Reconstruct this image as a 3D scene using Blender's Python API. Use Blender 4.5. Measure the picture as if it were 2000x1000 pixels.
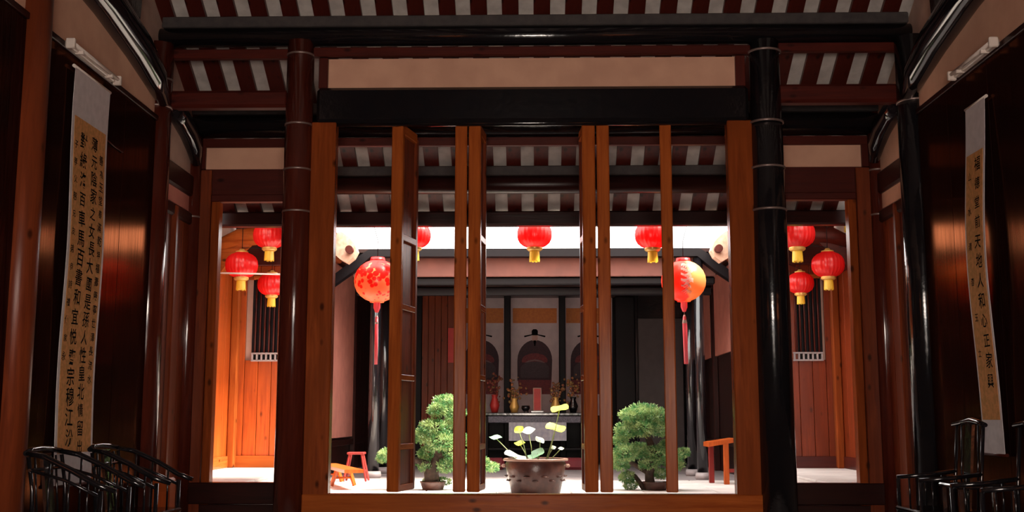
import bpy, bmesh, math, random
from math import sin, cos, pi, atan, radians as R
from mathutils import Vector, Matrix
random.seed(7)
for o in list(bpy.data.objects): bpy.data.objects.remove(o)
S = bpy.context.scene
COL = S.collection

# ------------------------------------------------------------ camera
F, CZ = 2170.0, 1.2
PIT = atan(315 / F); YAW = atan(43 / F * cos(PIT))
cam = bpy.data.objects.new('camera', bpy.data.cameras.new('camera')); COL.objects.link(cam)
cam.data.sensor_width = 36; cam.data.lens = F / 2000 * 36; cam.data.clip_end = 200; cam.data.clip_start = .05
cam.location = (0, 0, CZ); cam.rotation_euler = (pi / 2 + PIT, 0, YAW)
S.camera = cam
# ------------------------------------------------------------ sky, sun, assumed front lamp, exposure
w = bpy.data.worlds.new('sky'); S.world = w; w.use_nodes = True
bg = w.node_tree.nodes['Background']; bg.inputs[0].default_value = (1, .965, .92, 1); bg.inputs[1].default_value = 8.5
def lamp(name, kind, loc, rot, energy, color, **k):
    l = bpy.data.lights.new(name, kind); l.energy = energy; l.color = color
    for a, b in k.items(): setattr(l, a, b)
    o = bpy.data.objects.new(name, l); COL.objects.link(o); o.location = loc; o.rotation_euler = rot
    return o
lamp('sun', 'SUN', (0, 15, 12), (R(3), R(32), 0), 26.0, (1, .90, .76), angle=R(18))
# assumed area lamp behind the camera, added to imitate daylight from an unseen doorway
lamp('assumed_front_lamp', 'AREA', (0, -1.0, 1.7), (R(96), 0, 0), 330, (1, .80, .66), shape='RECTANGLE', size=2.2, size_y=1.5)
S.view_settings.view_transform = 'Standard'; S.view_settings.look = 'None'
S.view_settings.exposure = 0; S.view_settings.gamma = 1; S.view_settings.use_curve_mapping = False

# ------------------------------------------------------------ photo geometry -> place helpers
_s, _a = YAW, PIT
_r = Vector((cos(_s), sin(_s), 0)); _f = Vector((-sin(_s) * cos(_a), cos(_s) * cos(_a), sin(_a)))
_u = Vector((sin(_s) * sin(_a), -cos(_s) * sin(_a), cos(_a)))
def ray(x, y): return _f * F + _r * (x - 1000) + _u * (500 - y)
def P(x, y, Y): d = ray(x, y); return Vector((0, 0, CZ)) + d * (Y / d.y)
def PX(x, y, X): d = ray(x, y); return Vector((0, 0, CZ)) + d * (X / d.x)
def ZY(y, Y, x=1043): return P(x, y, Y).z
def XY(x, Y, y=500): return P(x, y, Y).x

# ------------------------------------------------------------ mesh builder
class MB:
    def __init__(s): s.v = []; s.f = []; s.sm = []
    def add(s, vs, fs, smooth=False):
        n = len(s.v); s.v += [Vector(v) for v in vs]
        for f in fs: s.f.append([i + n for i in f]); s.sm.append(smooth)
        return s
    def box(s, x0, x1, y0, y1, z0, z1, bev=0.0):
        x0, x1 = min(x0, x1), max(x0, x1); y0, y1 = min(y0, y1), max(y0, y1); z0, z1 = min(z0, z1), max(z0, z1)
        b = min(bev, (x1 - x0) * .45, (y1 - y0) * .45, (z1 - z0) * .45)
        if b <= 0:
            vs = [(x, y, z) for x in (x0, x1) for y in (y0, y1) for z in (z0, z1)]
            return s.add(vs, [(0, 1, 3, 2), (4, 6, 7, 5), (0, 4, 5, 1), (2, 3, 7, 6), (0, 2, 6, 4), (1, 5, 7, 3)])
        bm = bmesh.new(); bmesh.ops.create_cube(bm, size=1)
        for v in bm.verts:
            v.co = Vector(((x0 + x1) / 2 + v.co.x * (x1 - x0), (y0 + y1) / 2 + v.co.y * (y1 - y0), (z0 + z1) / 2 + v.co.z * (z1 - z0)))
        bmesh.ops.bevel(bm, geom=bm.edges[:], offset=b, segments=1, affect='EDGES')
        bm.verts.index_update()
        s.add([v.co.copy() for v in bm.verts], [[v.index for v in f.verts] for f in bm.faces]); bm.free()
        return s
    def ring(s, c, d, r, n, up=None, rx=None):
        d = Vector(d).normalized(); up = Vector(up) if up else (Vector((0, 0, 1)) if abs(d.z) < .9 else Vector((1, 0, 0)))
        a = d.cross(up).normalized(); b = d.cross(a)
        rx = r if rx is None else rx
        return [Vector(c) + a * rx * cos(2 * pi * k / n) + b * r * sin(2 * pi * k / n) for k in range(n)]
    def tube(s, pts, rads, n=10, caps=True, smooth=True):
        pts = [Vector(p) for p in pts]
        if not hasattr(rads, '__len__'): rads = [rads] * len(pts)
        vs = []; m = len(pts)
        for i, p in enumerate(pts):
            d = (pts[min(i + 1, m - 1)] - pts[max(i - 1, 0)])
            vs += s.ring(p, d, rads[i], n)
        fs = [(i * n + k, i * n + (k + 1) % n, (i + 1) * n + (k + 1) % n, (i + 1) * n + k) for i in range(m - 1) for k in range(n)]
        s.add(vs, fs, smooth)
        if caps: s.add(vs[:n], [list(range(n))][:]); s.add(vs[-n:], [list(range(n))[::-1]])
        return s
    def lathe(s, prof, c=(0, 0, 0), n=24, smooth=True, rib=0, nr=0):
        c = Vector(c); vs = []
        for r, z in prof:
            for k in range(n):
                a = 2 * pi * k / n; rr = r * (1 - rib * (0 if not nr else (1 if k % (n // nr) == 0 else 0)))
                vs.append(c + Vector((rr * cos(a), rr * sin(a), z)))
        fs = [(i * n + k, i * n + (k + 1) % n, (i + 1) * n + (k + 1) % n, (i + 1) * n + k) for i in range(len(prof) - 1) for k in range(n)]
        return s.add(vs, fs, smooth)
    def prism(s, poly, d):
        """poly: planar loop of 3D points, extruded by vector d"""
        poly = [Vector(p) for p in poly]; n = len(poly); d = Vector(d)
        vs = poly + [p + d for p in poly]
        return s.add(vs, [list(range(n)), list(range(n, 2 * n))[::-1]] + [(k, (k + 1) % n, n + (k + 1) % n, n + k) for k in range(n)])
    def blob(s, c, r, n=10, m=7, jit=.0):
        vs = []
        for i in range(m + 1):
            t = pi * i / m
            for k in range(n):
                a = 2 * pi * k / n; j = 1 + random.uniform(-jit, jit)
                vs.append(Vector(c) + Vector((r[0] * sin(t) * cos(a) * j, r[1] * sin(t) * sin(a) * j, r[2] * cos(t) * j)))
        return s.add(vs, [(i * n + k, (i + 1) * n + k, (i + 1) * n + (k + 1) % n, i * n + (k + 1) % n) for i in range(m) for k in range(n)], True)
    def mesh(s, name, mat, off=Vector((0, 0, 0))):
        me = bpy.data.meshes.new(name); me.from_pydata([v - off for v in s.v], [], s.f)
        me.polygons.foreach_set('use_smooth', s.sm)
        bm = bmesh.new(); bm.from_mesh(me); bmesh.ops.remove_doubles(bm, verts=bm.verts, dist=1e-5)
        bmesh.ops.recalc_face_normals(bm, faces=bm.faces); bm.to_mesh(me); bm.free()
        me.materials.append(mat); me.update(); return me
def props(o, label=None, cat=None, group=None, kind=None):
    if label: o['label'] = label
    if cat: o['category'] = cat
    if group: o['group'] = group
    if kind: o['kind'] = kind
    return o
def top(o):
    while o.parent: o = o.parent
    return o
def part(name, mb, mat, parent, label=None, kind=None):
    o = bpy.data.objects.new(name, mb.mesh(name, mat, Vector(top(parent).location))); COL.objects.link(o)
    o.parent = parent; props(o, label, kind=kind); return o
def root(name, label, cat, loc=(0, 0, 0), group=None, kind=None):
    o = bpy.data.objects.new(name, None); COL.objects.link(o); o.location = loc; o.empty_display_size = .1
    return props(o, label, cat, group, kind)
def solo(name, mb, mat, label, cat, loc=(0, 0, 0), group=None, kind=None):
    o = bpy.data.objects.new(name, mb.mesh(name, mat, Vector(loc))); COL.objects.link(o); o.location = loc
    return props(o, label, cat, group, kind)
def struct(name, mb, mat, label=None):
    return solo(name, mb, mat, label, None, kind='structure')
def copy_tree(o, parent=None):
    c = o.copy(); COL.objects.link(c); c.parent = parent
    for ch in list(o.children): copy_tree(ch, c)
    return c

# ------------------------------------------------------------ materials
def mat(name):
    m = bpy.data.materials.new(name); m.use_nodes = True; nt = m.node_tree; nt.nodes.clear()
    out = nt.nodes.new('ShaderNodeOutputMaterial'); b = nt.nodes.new('ShaderNodeBsdfPrincipled')
    nt.links.new(b.outputs[0], out.inputs[0]); return m, nt, b, out
def N(nt, t, **k):
    n = nt.nodes.new(t)
    for a, v in k.items():
        if a in n.inputs: n.inputs[a].default_value = v
        else: setattr(n, a, v)
    return n
def rgb(c): return (c[0], c[1], c[2], 1)
def coords(nt, scale):
    tc = N(nt, 'ShaderNodeTexCoord'); mp = N(nt, 'ShaderNodeMapping'); mp.inputs['Scale'].default_value = scale
    nt.links.new(tc.outputs['Object'], mp.inputs[0]); return mp.outputs[0]
def mixc(nt, fac, a, b):
    m = N(nt, 'ShaderNodeMix', data_type='RGBA')
    if hasattr(fac, 'links') or hasattr(fac, 'node'): nt.links.new(fac, m.inputs[0])
    else: m.inputs[0].default_value = fac
    for i, c in ((6, a), (7, b)):
        if isinstance(c, tuple): m.inputs[i].default_value = rgb(c)
        else: nt.links.new(c, m.inputs[i])
    return m.outputs[2]
def ramp(nt, fac, lo, hi):
    m = N(nt, 'ShaderNodeMapRange'); m.inputs[1].default_value = lo; m.inputs[2].default_value = hi
    nt.links.new(fac, m.inputs[0]); return m.outputs[0]
def wood(name, c1, c2, axis='Z', rough=.3, knots=.9, spec=.2, bump=.15, coat=0):
    m, nt, b, out = mat(name)
    g = {'X': (1, 14, 14), 'Y': (14, 1, 14), 'Z': (14, 14, 1)}[axis]
    n1 = N(nt, 'ShaderNodeTexNoise', Scale=1.6, Detail=6.0, Roughness=.6, Distortion=.5); nt.links.new(coords(nt, g), n1.inputs[0])
    g2 = tuple(3 if q > 1 else .8 for q in g)
    n2 = N(nt, 'ShaderNodeTexNoise', Scale=1.0, Detail=2.0); nt.links.new(coords(nt, g2), n2.inputs[0])
    c = mixc(nt, ramp(nt, n1.outputs[0], .35, .65), c1, c2)
    c = mixc(nt, ramp(nt, n2.outputs[0], .4, .75), c, tuple(q * .62 for q in c1))
    if knots:
        gk = tuple(6 if q > 1 else 3.2 for q in g)
        v = N(nt, 'ShaderNodeTexVoronoi', Scale=1.0); nt.links.new(coords(nt, gk), v.inputs['Vector'])
        k = ramp(nt, v.outputs['Distance'], .17, .07)
        mm = N(nt, 'ShaderNodeMath', operation='MULTIPLY'); nt.links.new(k, mm.inputs[0]); mm.inputs[1].default_value = knots
        c = mixc(nt, mm.outputs[0], c, tuple(q * .12 for q in c1))
    nt.links.new(c, b.inputs['Base Color'])
    b.inputs['Roughness'].default_value = rough; b.inputs['Specular IOR Level'].default_value = spec
    b.inputs['Coat Weight'].default_value = coat; b.inputs['Coat Roughness'].default_value = .15
    bp = N(nt, 'ShaderNodeBump', Strength=bump, Distance=.01); nt.links.new(n1.outputs[0], bp.inputs['Height']); nt.links.new(bp.outputs[0], b.inputs['Normal'])
    return m
def plain(name, c, rough=.6, c2=None, scale=6, spec=.5, metal=0, bump=.0, lo=.35, hi=.65):
    m, nt, b, out = mat(name)
    n1 = N(nt, 'ShaderNodeTexNoise', Scale=1.0, Detail=5.0); nt.links.new(coords(nt, (scale,) * 3), n1.inputs[0])
    nt.links.new(mixc(nt, ramp(nt, n1.outputs[0], lo, hi), c, c2 or tuple(q * .8 for q in c)), b.inputs['Base Color'])
    b.inputs['Roughness'].default_value = rough; b.inputs['Specular IOR Level'].default_value = spec; b.inputs['Metallic'].default_value = metal
    if bump:
        bp = N(nt, 'ShaderNodeBump', Strength=bump, Distance=.02); nt.links.new(n1.outputs[0], bp.inputs['Height']); nt.links.new(bp.outputs[0], b.inputs['Normal'])
    return m
def paper(name, c, tr=.5, pattern=None):
    """thin translucent skin: lantern paper, leaves"""
    m, nt, b, out = mat(name); nt.nodes.remove(b)
    d = N(nt, 'ShaderNodeBsdfDiffuse'); t = N(nt, 'ShaderNodeBsdfTranslucent'); g = N(nt, 'ShaderNodeBsdfGlossy', Roughness=.3)
    mx = N(nt, 'ShaderNodeMixShader'); mx.inputs[0].default_value = tr; m2 = N(nt, 'ShaderNodeMixShader'); m2.inputs[0].default_value = .04
    cc = pattern(nt) if pattern else None
    for q in (d, t):
        if cc: nt.links.new(cc, q.inputs[0])
        else: q.inputs[0].default_value = rgb(c)
    nt.links.new(d.outputs[0], mx.inputs[1]); nt.links.new(t.outputs[0], mx.inputs[2])
    nt.links.new(mx.outputs[0], m2.inputs[1]); nt.links.new(g.outputs[0], m2.inputs[2]); nt.links.new(m2.outputs[0], out.inputs[0])
    return m
# deep orange-tinted lacquer: dark body under a tinted gloss
def lacquer(name, body, tint, rough):
    m, nt, b, out = mat(name); nt.nodes.remove(b)
    d = N(nt, 'ShaderNodeBsdfDiffuse'); g = N(nt, 'ShaderNodeBsdfGlossy', Roughness=rough); fr = N(nt, 'ShaderNodeFresnel', IOR=1.5); mx = N(nt, 'ShaderNodeMixShader')
    n = N(nt, 'ShaderNodeTexNoise', Scale=2.0, Detail=5.0); nt.links.new(coords(nt, (20, 20, 1)), n.inputs[0])
    nt.links.new(mixc(nt, ramp(nt, n.outputs[0], .35, .65), body, tuple(q * .5 for q in body)), d.inputs[0])
    nt.links.new(mixc(nt, ramp(nt, n.outputs[0], .30, .70), tint, tuple(q * .55 for q in tint)), g.inputs[0])
    nt.links.new(fr.outputs[0], mx.inputs[0]); nt.links.new(d.outputs[0], mx.inputs[1]); nt.links.new(g.outputs[0], mx.inputs[2]); nt.links.new(mx.outputs[0], out.inputs[0])
    return m
ORA = ((.44, .105, .020), (.26, .052, .011))       # warm varnished fir
RED = ((.085, .012, .007), (.05, .008, .006))       # red-brown varnish
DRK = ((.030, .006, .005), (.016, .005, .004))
W = {}
for ax in 'XYZ':
    W['o' + ax] = wood('orange_wood_' + ax, *ORA, axis=ax, rough=.23, spec=.05)
    W['r' + ax] = wood('red_wood_' + ax, *RED, axis=ax, rough=.38)
    W['d' + ax] = wood('dark_wood_' + ax, *DRK, axis=ax, rough=.3, knots=.3)
    W['b' + ax] = wood('brown_wood_' + ax, (.21, .042, .013), (.11, .02, .008), axis=ax, rough=.33)
W['col'] = wood('column_lacquer', (.10, .017, .009), (.06, .010, .006), 'Z', rough=.14, knots=.2, bump=.12, spec=.5)
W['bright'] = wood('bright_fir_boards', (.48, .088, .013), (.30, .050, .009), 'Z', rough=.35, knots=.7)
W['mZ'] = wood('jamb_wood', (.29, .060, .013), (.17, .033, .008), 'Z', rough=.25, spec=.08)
W['deep'] = wood('shaded_fir_boards', (.22, .034, .009), (.13, .020, .006), 'Z', rough=.3, knots=.7)  # right corridor's fir boards, darkened to put its shade into the colour
W['panel'] = lacquer('lacquered_wall_boards', (.020, .007, .006), (.50, .15, .06), .15)
BLACK = plain('black_lacquer', (.006, .006, .008), .14, (.010, .008, .009), 12, bump=.12, spec=.6)
BEAMB = plain('polished_black_lacquer', (.008, .007, .009), .07, (.014, .010, .012), 9, spec=.6)
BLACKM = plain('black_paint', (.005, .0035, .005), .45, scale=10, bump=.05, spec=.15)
GREYW = plain('grey_black_wood', (.05, .04, .038), .7, (.03, .024, .024), 9)  # dull grey-black, lighter than the lacquered beams
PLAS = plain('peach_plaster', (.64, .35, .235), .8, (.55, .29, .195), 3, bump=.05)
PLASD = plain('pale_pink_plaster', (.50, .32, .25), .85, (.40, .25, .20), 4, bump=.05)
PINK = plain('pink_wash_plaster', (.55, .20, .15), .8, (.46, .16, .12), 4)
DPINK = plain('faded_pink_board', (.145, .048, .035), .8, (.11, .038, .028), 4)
CREAM = plain('whitewashed_tile_underside', (.55, .50, .46), .85, (.42, .37, .34), 7, bump=.2)
STONE = plain('pale_stone', (.72, .66, .62), .5, (.60, .54, .51), 3, bump=.05)
GREY = plain('grey_paving', (.34, .29, .28), .5, (.25, .21, .21), 3, bump=.08)
HFLOOR = plain('hall_floor_stone', (.10, .07, .06), .3, (.07, .05, .045), 2)
BRONZE = plain('dull_metal', (.30, .22, .20), .4, metal=.6)
WHITEP = plain('white_enamel', (.72, .62, .55), .35, (.66, .56, .50))
SILK = plain('mounting_silk', (.60, .52, .52), .7, (.52, .45, .45), 14)
GOLD = plain('speckled_calligraphy_paper', (.60, .26, .10), .9, (.45, .22, .08), 26, spec=.05, lo=.4, hi=.6)
INK = plain('black_ink', (.006, .005, .005), .95, spec=.02)
ORBAND = plain('orange_brocade', (.55, .16, .02), .6, (.46, .12, .015), 20)
PPAPER = plain('portrait_paper', (.58, .46, .46), .7, (.50, .39, .40), 5)
LRED = paper('red_lantern_cloth', (.85, .018, .018), .42)
LYEL = paper('yellow_fringe', (.90, .62, .06), .35)
LIME = plain('lime_washed_wood', (.60, .38, .27), .6, (.42, .24, .16), 14)
LCAP = plain('gold_lantern_cap', (.75, .45, .12), .35, metal=.3)
TASP = paper('pink_tassel_silk', (.85, .16, .20), .4)
TASW = paper('white_tassel_silk', (.85, .72, .66), .4)
def _noise(nt, s):
    n = N(nt, 'ShaderNodeTexNoise', Scale=float(s), Detail=3.0); tc = N(nt, 'ShaderNodeTexCoord'); nt.links.new(tc.outputs['Object'], n.inputs[0]); return n.outputs[0]
GRN = paper('juniper_green', None, .3, lambda nt: mixc(nt, ramp(nt, _noise(nt, 9), .40, .60), (.09, .26, .09), (.44, .56, .25)))
LOTY = paper('young_lotus_leaf', (.62, .74, .08), .45)
LOTG = paper('lotus_leaf', (.30, .55, .32), .35)
LOTP = paper('pale_lotus_leaf', (.62, .70, .60), .35)
STEM = plain('lotus_stem', (.30, .36, .14), .5)
BARK = plain('bark', (.07, .04, .028), .8, (.03, .018, .013), 18, bump=.6)
POT = plain('brown_glazed_pot', (.10, .042, .032), .3, (.06, .024, .02), 12, bump=.3)
POTR = plain('pot_rim', (.40, .22, .16), .35)
SOIL = plain('wet_soil', (.03, .02, .015), .4)
ROBE = plain('dark_robe', (.060, .020, .028), .7, (.030, .015, .022), 40)
ROBR = plain('maroon_robe', (.22, .035, .035), .7, (.12, .02, .03), 50)
FACE = plain('painted_face', (.55, .33, .27), .7)
CLOTH = plain('blue_grey_cloth', (.42, .42, .52), .6, (.55, .55, .60), 14)
REDP = plain('red_paper', (.50, .03, .025), .55)
MAROON = plain('maroon_cloth', (.16, .012, .018), .7)
GREEN = plain('offering_flowers', (.30, .20, .06), .6, (.26, .05, .05), 30)
STOOLM = wood('stool_red', (.28, .03, .025), (.18, .02, .018), 'Z', knots=0)

# ============================================================ FLOORS
YC, YS, YE, YF, YB = 11.0, 12.1, 13.75, 17.6, 24.3      # column line, side-door line, eave, far hall front, far back wall
FL = struct('floor', MB().box(-5, 5, -2, 13.2, -.2, 0), HFLOOR, 'dark stone floor of the near hall')
CF = struct('floor', MB().box(-3.3, 3.3, 13.2, 17.3, -.2, .19), GREY, 'pale paving of the sunken courtyard')
k = 0
sl = None
for i in range(7):
    for j in range(5):
        x0 = -3.3 + i * 6.6 / 7; y0 = 13.2 + j * .82
        if sl is None:
            sl = part('paving_slab', MB().box(-3.3 + .006, -3.3 + 6.6 / 7 - .006, 13.2 + .006, 14.02 - .006, .19, .25, .008), STONE, CF); me = sl.data
        else:
            o = bpy.data.objects.new('paving_slab', me); COL.objects.link(o); o.parent = CF; o.location = (x0 + 3.3, y0 - 13.2, random.uniform(-.003, .003))
BF = struct('floor', MB().box(-3.4, 3.4, 17.3, 24.6, -.2, .25), GREY, 'grey floor of the far hall')
for s, sd in ((-1, 'left'), (1, 'right')):
    o = struct('floor', MB().box(s * 3.3, s * 4.75, 12.2, 16.75, -.2, .44), STONE, 'raised white stone floor of the %s side corridor' % sd)
    for j in range(4):
        part('paving_slab', MB().box(s * 3.3 + s * .004, s * 4.72, 12.24 + j * 1.1 + .006, 12.24 + (j + 1) * 1.1 - .006, .44, .47, .006), STONE, o)

# ============================================================ ROOF OF THE HALL
SL = .60
def zr(Y): return 5.28 - SL * (Y - 11.0)             # underside of the rafters
YR = 6.0
def slope(y0, z0, y1, z1, mt, lab): return struct('ceiling', MB().prism([(-5.2, y0, z0 + .06), (-5.2, y1, z1 + .06), (-5.2, y1, z1 + .22), (-5.2, y0, z0 + .22)], (10.4, 0, 0)), mt, lab)
CEIL = slope(YE + .1, zr(YE + .1), YR, zr(YR), CREAM, 'whitewashed underside of the hall roof between red rafters')
slope(YR, zr(YR), -2.2, zr(YR) - .55 * (YR + 2.2), W['dX'], 'unseen front slope of the hall roof, made dark for the lintel reflection')  # unseen slope, coloured dark so the black lintel reflects nothing bright
me = None
for i in range(-15, 15):
    x = .092 + .324 * i
    if me is None:
        m = MB().prism([(-.085, YE, zr(YE)), (-.085, YR, zr(YR)), (-.085, YR, zr(YR) + .07), (-.085, YE, zr(YE) + .07)], (.17, 0, 0))
        me = m.mesh('rafter', W['rY'])
    o = bpy.data.objects.new('rafter', me); COL.objects.link(o); o.parent = CEIL; o.location = (x, 0, 0)
# eave lip and roof tiles seen edge-on from the courtyard
part('eave_board', MB().box(-5.2, 5.2, YE, YE + .03, zr(YE) + .0, zr(YE) + .2), W['dX'], CEIL)

def purlin(Y, y_top, y_bot, mt, label, grey=True, x0=-3.85, x1=3.85, cushioned=True):
    zt, zb = ZY(y_top, Y), ZY(y_bot, Y); r = (zt - zb) / 2; c = (zt + zb) / 2
    g = root('roof_purlin', label, 'beam', (0, Y, c), group='round purlins under the hall roof')
    part('round_log', MB().tube([(x0, Y, c), (x1, Y, c)], r, 28), mt, g)
    if cushioned: part('cushion_board', MB().box(x0 + .03, x1 - .03, Y - r * .95, Y + r * .5, zt - r * .15, zt + .10, .01), GREYW, g, 'dull grey board under the rafters')
    return g
purlin(YC, 52, 88, BLACK, 'long black lacquered round beam across the hall just under the topmost rafters')
purlin(YS, 222, 267, BLACK, 'black round beam across the tops of both side doorways, behind the main screen')
purlin(12.95, 343, 378, W['dX'], 'brown round beam with a pale glint, seen through the top of the door screen')
g = root('eave_beam', 'dark brown beam along the courtyard eave directly above the row of red lanterns', 'beam', (0, 13.58, 3.6))
part('beam_body', MB().box(-4.9, 4.9, 13.5, 13.66, ZY(441, 13.55), ZY(413, 13.55), .02), W['dX'], g)
# boards directly below purlins
def bar(name, label, Y, px0, px1, py0, py1, mt, depth=.08, cat='beam', bev=.008, **k):
    a = P(px0, py0, Y); b_ = P(px1, py1, Y)
    zs = (ZY(py0, Y), ZY(py1, Y))
    return solo(name, MB().box(a.x, b_.x, Y, Y + depth, zs[0], zs[1], bev), mt, label, cat, ((a.x + b_.x) / 2, Y, min(zs)), **k)
bar('tie_board', 'red board under the long black beam, left bay', YC - .03, 312, 566, 92, 110, W['rX'])
bar('tie_board', 'red board under the long black beam, above the wide plaster panel', YC - .03, 612, 1468, 90, 107, W['rX'])
bar('tie_board', 'red board under the long black beam, right bay', YC - .03, 1512, 1776, 86, 103, W['rX'])
bar('tie_beam', 'dull red tie beam crossing the rafters in the left bay', YC - .05, 306, 562, 172, 206, W['rX'], .16, bev=.03)
bar('tie_beam', 'dull red tie beam crossing the rafters in the right bay', YC - .05, 1515, 1782, 166, 202, W['rX'], .16, bev=.03)
bar('tie_board', 'thin red board below the second black beam, seen through the screen', YS - .03, 640, 1440, 267, 283, W['rX'])

# unseen front wall, added so sky light enters only by its doorway
wf = struct('wall_sky_block', MB().box(-4, -1.3, -2.1, -1.9, 0, 3.9), W['dZ'], 'unseen dark front wall added to let sky light in only by its doorway')
part('wall_side', MB().box(1.3, 4, -2.1, -1.9, 0, 3.9), W['dZ'], wf)
part('wall_top', MB().box(-1.3, 1.3, -2.1, -1.9, 2.7, 3.9), W['dX'], wf)
# ============================================================ COLUMNS
def column(label, x, y, r, z1, mt, hoops=(), rt=None, z0=0.0):
    g = root('timber_column', label, 'column', (x, y, z0))
    part('shaft', MB().tube([(x, y, .12), (x, y, z1 * .5), (x, y, z1)], [r, r * .985, (rt or r * .93)], 36), mt, g)
    part('stone_base', MB().lathe([(0, z0), (r * 1.35, z0), (r * 1.45, z0 + .05), (r * 1.3, z0 + .11), (r * 1.05, .14)], (x, y, 0), 28), GREY, g)
    for h in hoops:
        rr = r * (1 - .05 * h / z1) + .004
        part('hoop', MB().lathe([(rr - .01, h - .012), (rr, h - .008), (rr, h + .008), (rr - .01, h + .012)], (x, y, 0), 36), BRONZE, g)
    return g
hz = [ZY(v, 10.86) for v in (98, 236, 325, 408)]
column('tall glossy red-brown column left of the door screen with thin metal hoops', XY(575, 11) + .01, 11, .148, 5.03, W['col'], hz)
column('tall black lacquered column right of the door screen with a long streak of shine', XY(1512, 11, 700), 11, .178, 5.0, BLACK, hz, rt=.15)
column('dark brown column in the left wall, right of the calligraphy scroll', -3.84, 10.95, .15, 5.0, W['col'], (4.33, 4.62))
column('thick black column in the right wall with a white streak of shine', 3.82, 10.9, .17, 5.0, BLACK, (4.33,))
column('slender dark column left of the left side doorway', -3.80, YS, .10, 4.55, W['col'], (3.4,))
column('slender red-brown column right of the right side doorway', 3.80, YS, .10, 4.55, W['col'], (3.4, 3.9))
column('orange-brown column at the far left edge of the picture', -3.80, 8.06, .135, 4.75, W['bZ'], (4.43,))

# ============================================================ SIDE WALLS OF THE HALL
for s, sd in ((-1, 'left'), (1, 'right')):
    X = s * 3.8
    wl = struct('wall_' + sd, MB().prism([(X + s * .06, -2, 0), (X + s * .06, 13.0, 0), (X + s * .06, 13.0, zr(13.0)), (X + s * .06, YR, zr(YR)), (X + s * .06, -2, zr(YR) - .55 * 8)], (s * .16, 0, 0)), PLASD,
                'pale plaster gable wall of the hall, %s side' % sd)
    # lacquered boards, floor to the plaster band
    n = 14; y0, y1 = -1.9, 10.9
    for i in range(n):
        a = y0 + (y1 - y0) * i / n; b_ = y0 + (y1 - y0) * (i + 1) / n
        part('wall_board', MB().box(X, X + s * .05, a + .002, b_ - .002, .1, 4.16, .003), W['panel'], wl)
    part('top_rail', MB().box(X - s * .02, X + s * .05, y0, 10.85, 4.16, 4.215, .006), W['dY'], wl)
    part('plaster_band', MB().box(X + s * .02, X + s * .055, y0, 10.85, 4.22, 4.9), PLAS, wl)
    # infill between the two columns
    for i in range(5):
        a = 11.05 + i * .19
        part('infill_board', MB().box(X, X + s * .05, a + .002, a + .188, .1, 3.42, .006), W['bZ'], wl)
    part('infill_post', MB().box(X - s * .05, X + s * .03, 11.42, 11.50, .1, 3.42, .015), W['bZ'], wl)
    part('infill_rail', MB().box(X - s * .03, X + s * .05, 11.05, 12.05, 3.62, 3.86, .02), W['dY'], wl)
    part('infill_rail', MB().box(X - s * .03, X + s * .05, 11.05, 12.05, 3.30, 3.44, .02), W['dY'], wl)
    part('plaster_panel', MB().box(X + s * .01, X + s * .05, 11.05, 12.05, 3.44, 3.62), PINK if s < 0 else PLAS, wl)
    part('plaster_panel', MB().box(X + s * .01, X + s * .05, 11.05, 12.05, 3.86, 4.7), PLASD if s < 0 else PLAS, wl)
    # curved moon beams
    def moon(pts, rads, label):
        g = root('curved_beam', label, 'beam', (X, pts[0][0], pts[0][1]))
        part('beam_body', MB().tube([(X - s * .06, a, b_) for a, b_ in pts], rads, 28), BEAMB, g); return g
    g = moon([(2.0, 4.75), (5.0, 4.98), (7.0, 4.99), (8.2, 4.93), (9.2, 4.82), (10.0, 4.68), (10.5, 4.54), (10.85, 4.36)], [.13, .16, .17, .17, .165, .155, .13, .06],
             'glossy black curved beam above the plaster band, %s wall' % sd)
    moon([(11.05, 4.40), (11.35, 4.35), (11.65, 4.27), (11.88, 4.14), (12.0, 3.98)], [.10, .11, .11, .09, .05], 'short black curved beam between the two %s wall columns' % sd)
    # tapering strut standing on the big beam
    st = MB().prism([(X - s * .02, q.y, q.z) for q in (PX(a_, b_, -3.74) for a_, b_ in ((205, -60), (268, -60), (265, 5), (262, 35), (252, 80), (243, 80), (228, 35), (218, 0)))], (-s * .10, 0, 0))
    solo('roof_strut', st, BLACK, 'black tapering strut standing on the curved beam, %s wall' % sd, 'strut', (X, 10, 4.7))
part('front_jamb', MB().box(-3.86, -3.6, -2.0, -1.7, 0, 4), W['rZ'], bpy.data.objects['wall_left'])

# ============================================================ MAIN DOOR SCREEN (column line)
Z0 = ZY(965, YC); ZL = ZY(240, YC); ZT = ZY(171, YC)
g = root('door_lintel', 'massive black lacquered lintel below the wide plaster panel', 'beam', (0, YC, ZL))
part('beam_body', MB().box(XY(612, YC), XY(1470, YC), YC - .06, YC + .14, ZL, ZT, .035), BLACK, g)
part('lower_moulding', MB().tube([(XY(640, YC), YC + .02, ZL + .004), (XY(1432, YC), YC + .02, ZL + .004)], .032, 12), BLACK, g)
g = root('plaster_panel', 'wide pale peach plaster panel in a red frame above the black lintel', 'panel', (0, YC, ZT))
part('plaster', MB().box(XY(630, YC), XY(1450, YC), YC + .03, YC + .07, ZY(169, YC), ZY(111.5, YC)), PLAS, g)
part('frame_side', MB().box(XY(614, YC), XY(632, YC), YC - .02, YC + .08, ZT, ZY(111.5, YC), .006), W['rZ'], g)
part('frame_side', MB().box(XY(1447, YC), XY(1466, YC), YC - .02, YC + .08, ZT, ZY(111.5, YC), .006), W['rZ'], g)
t1 = struct('trim_1', MB().box(XY(603, YC), XY(652, YC), YC - .04, YC + .12, .1, ZL + .01, .01), W['mZ'], 'left wooden jamb of the main door screen')
t2 = struct('trim_2', MB().box(XY(1426, YC), XY(1476, YC), YC - .04, YC + .12, .1, ZL + .01, .01), W['mZ'], 'right wooden jamb of the main door screen')
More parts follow.
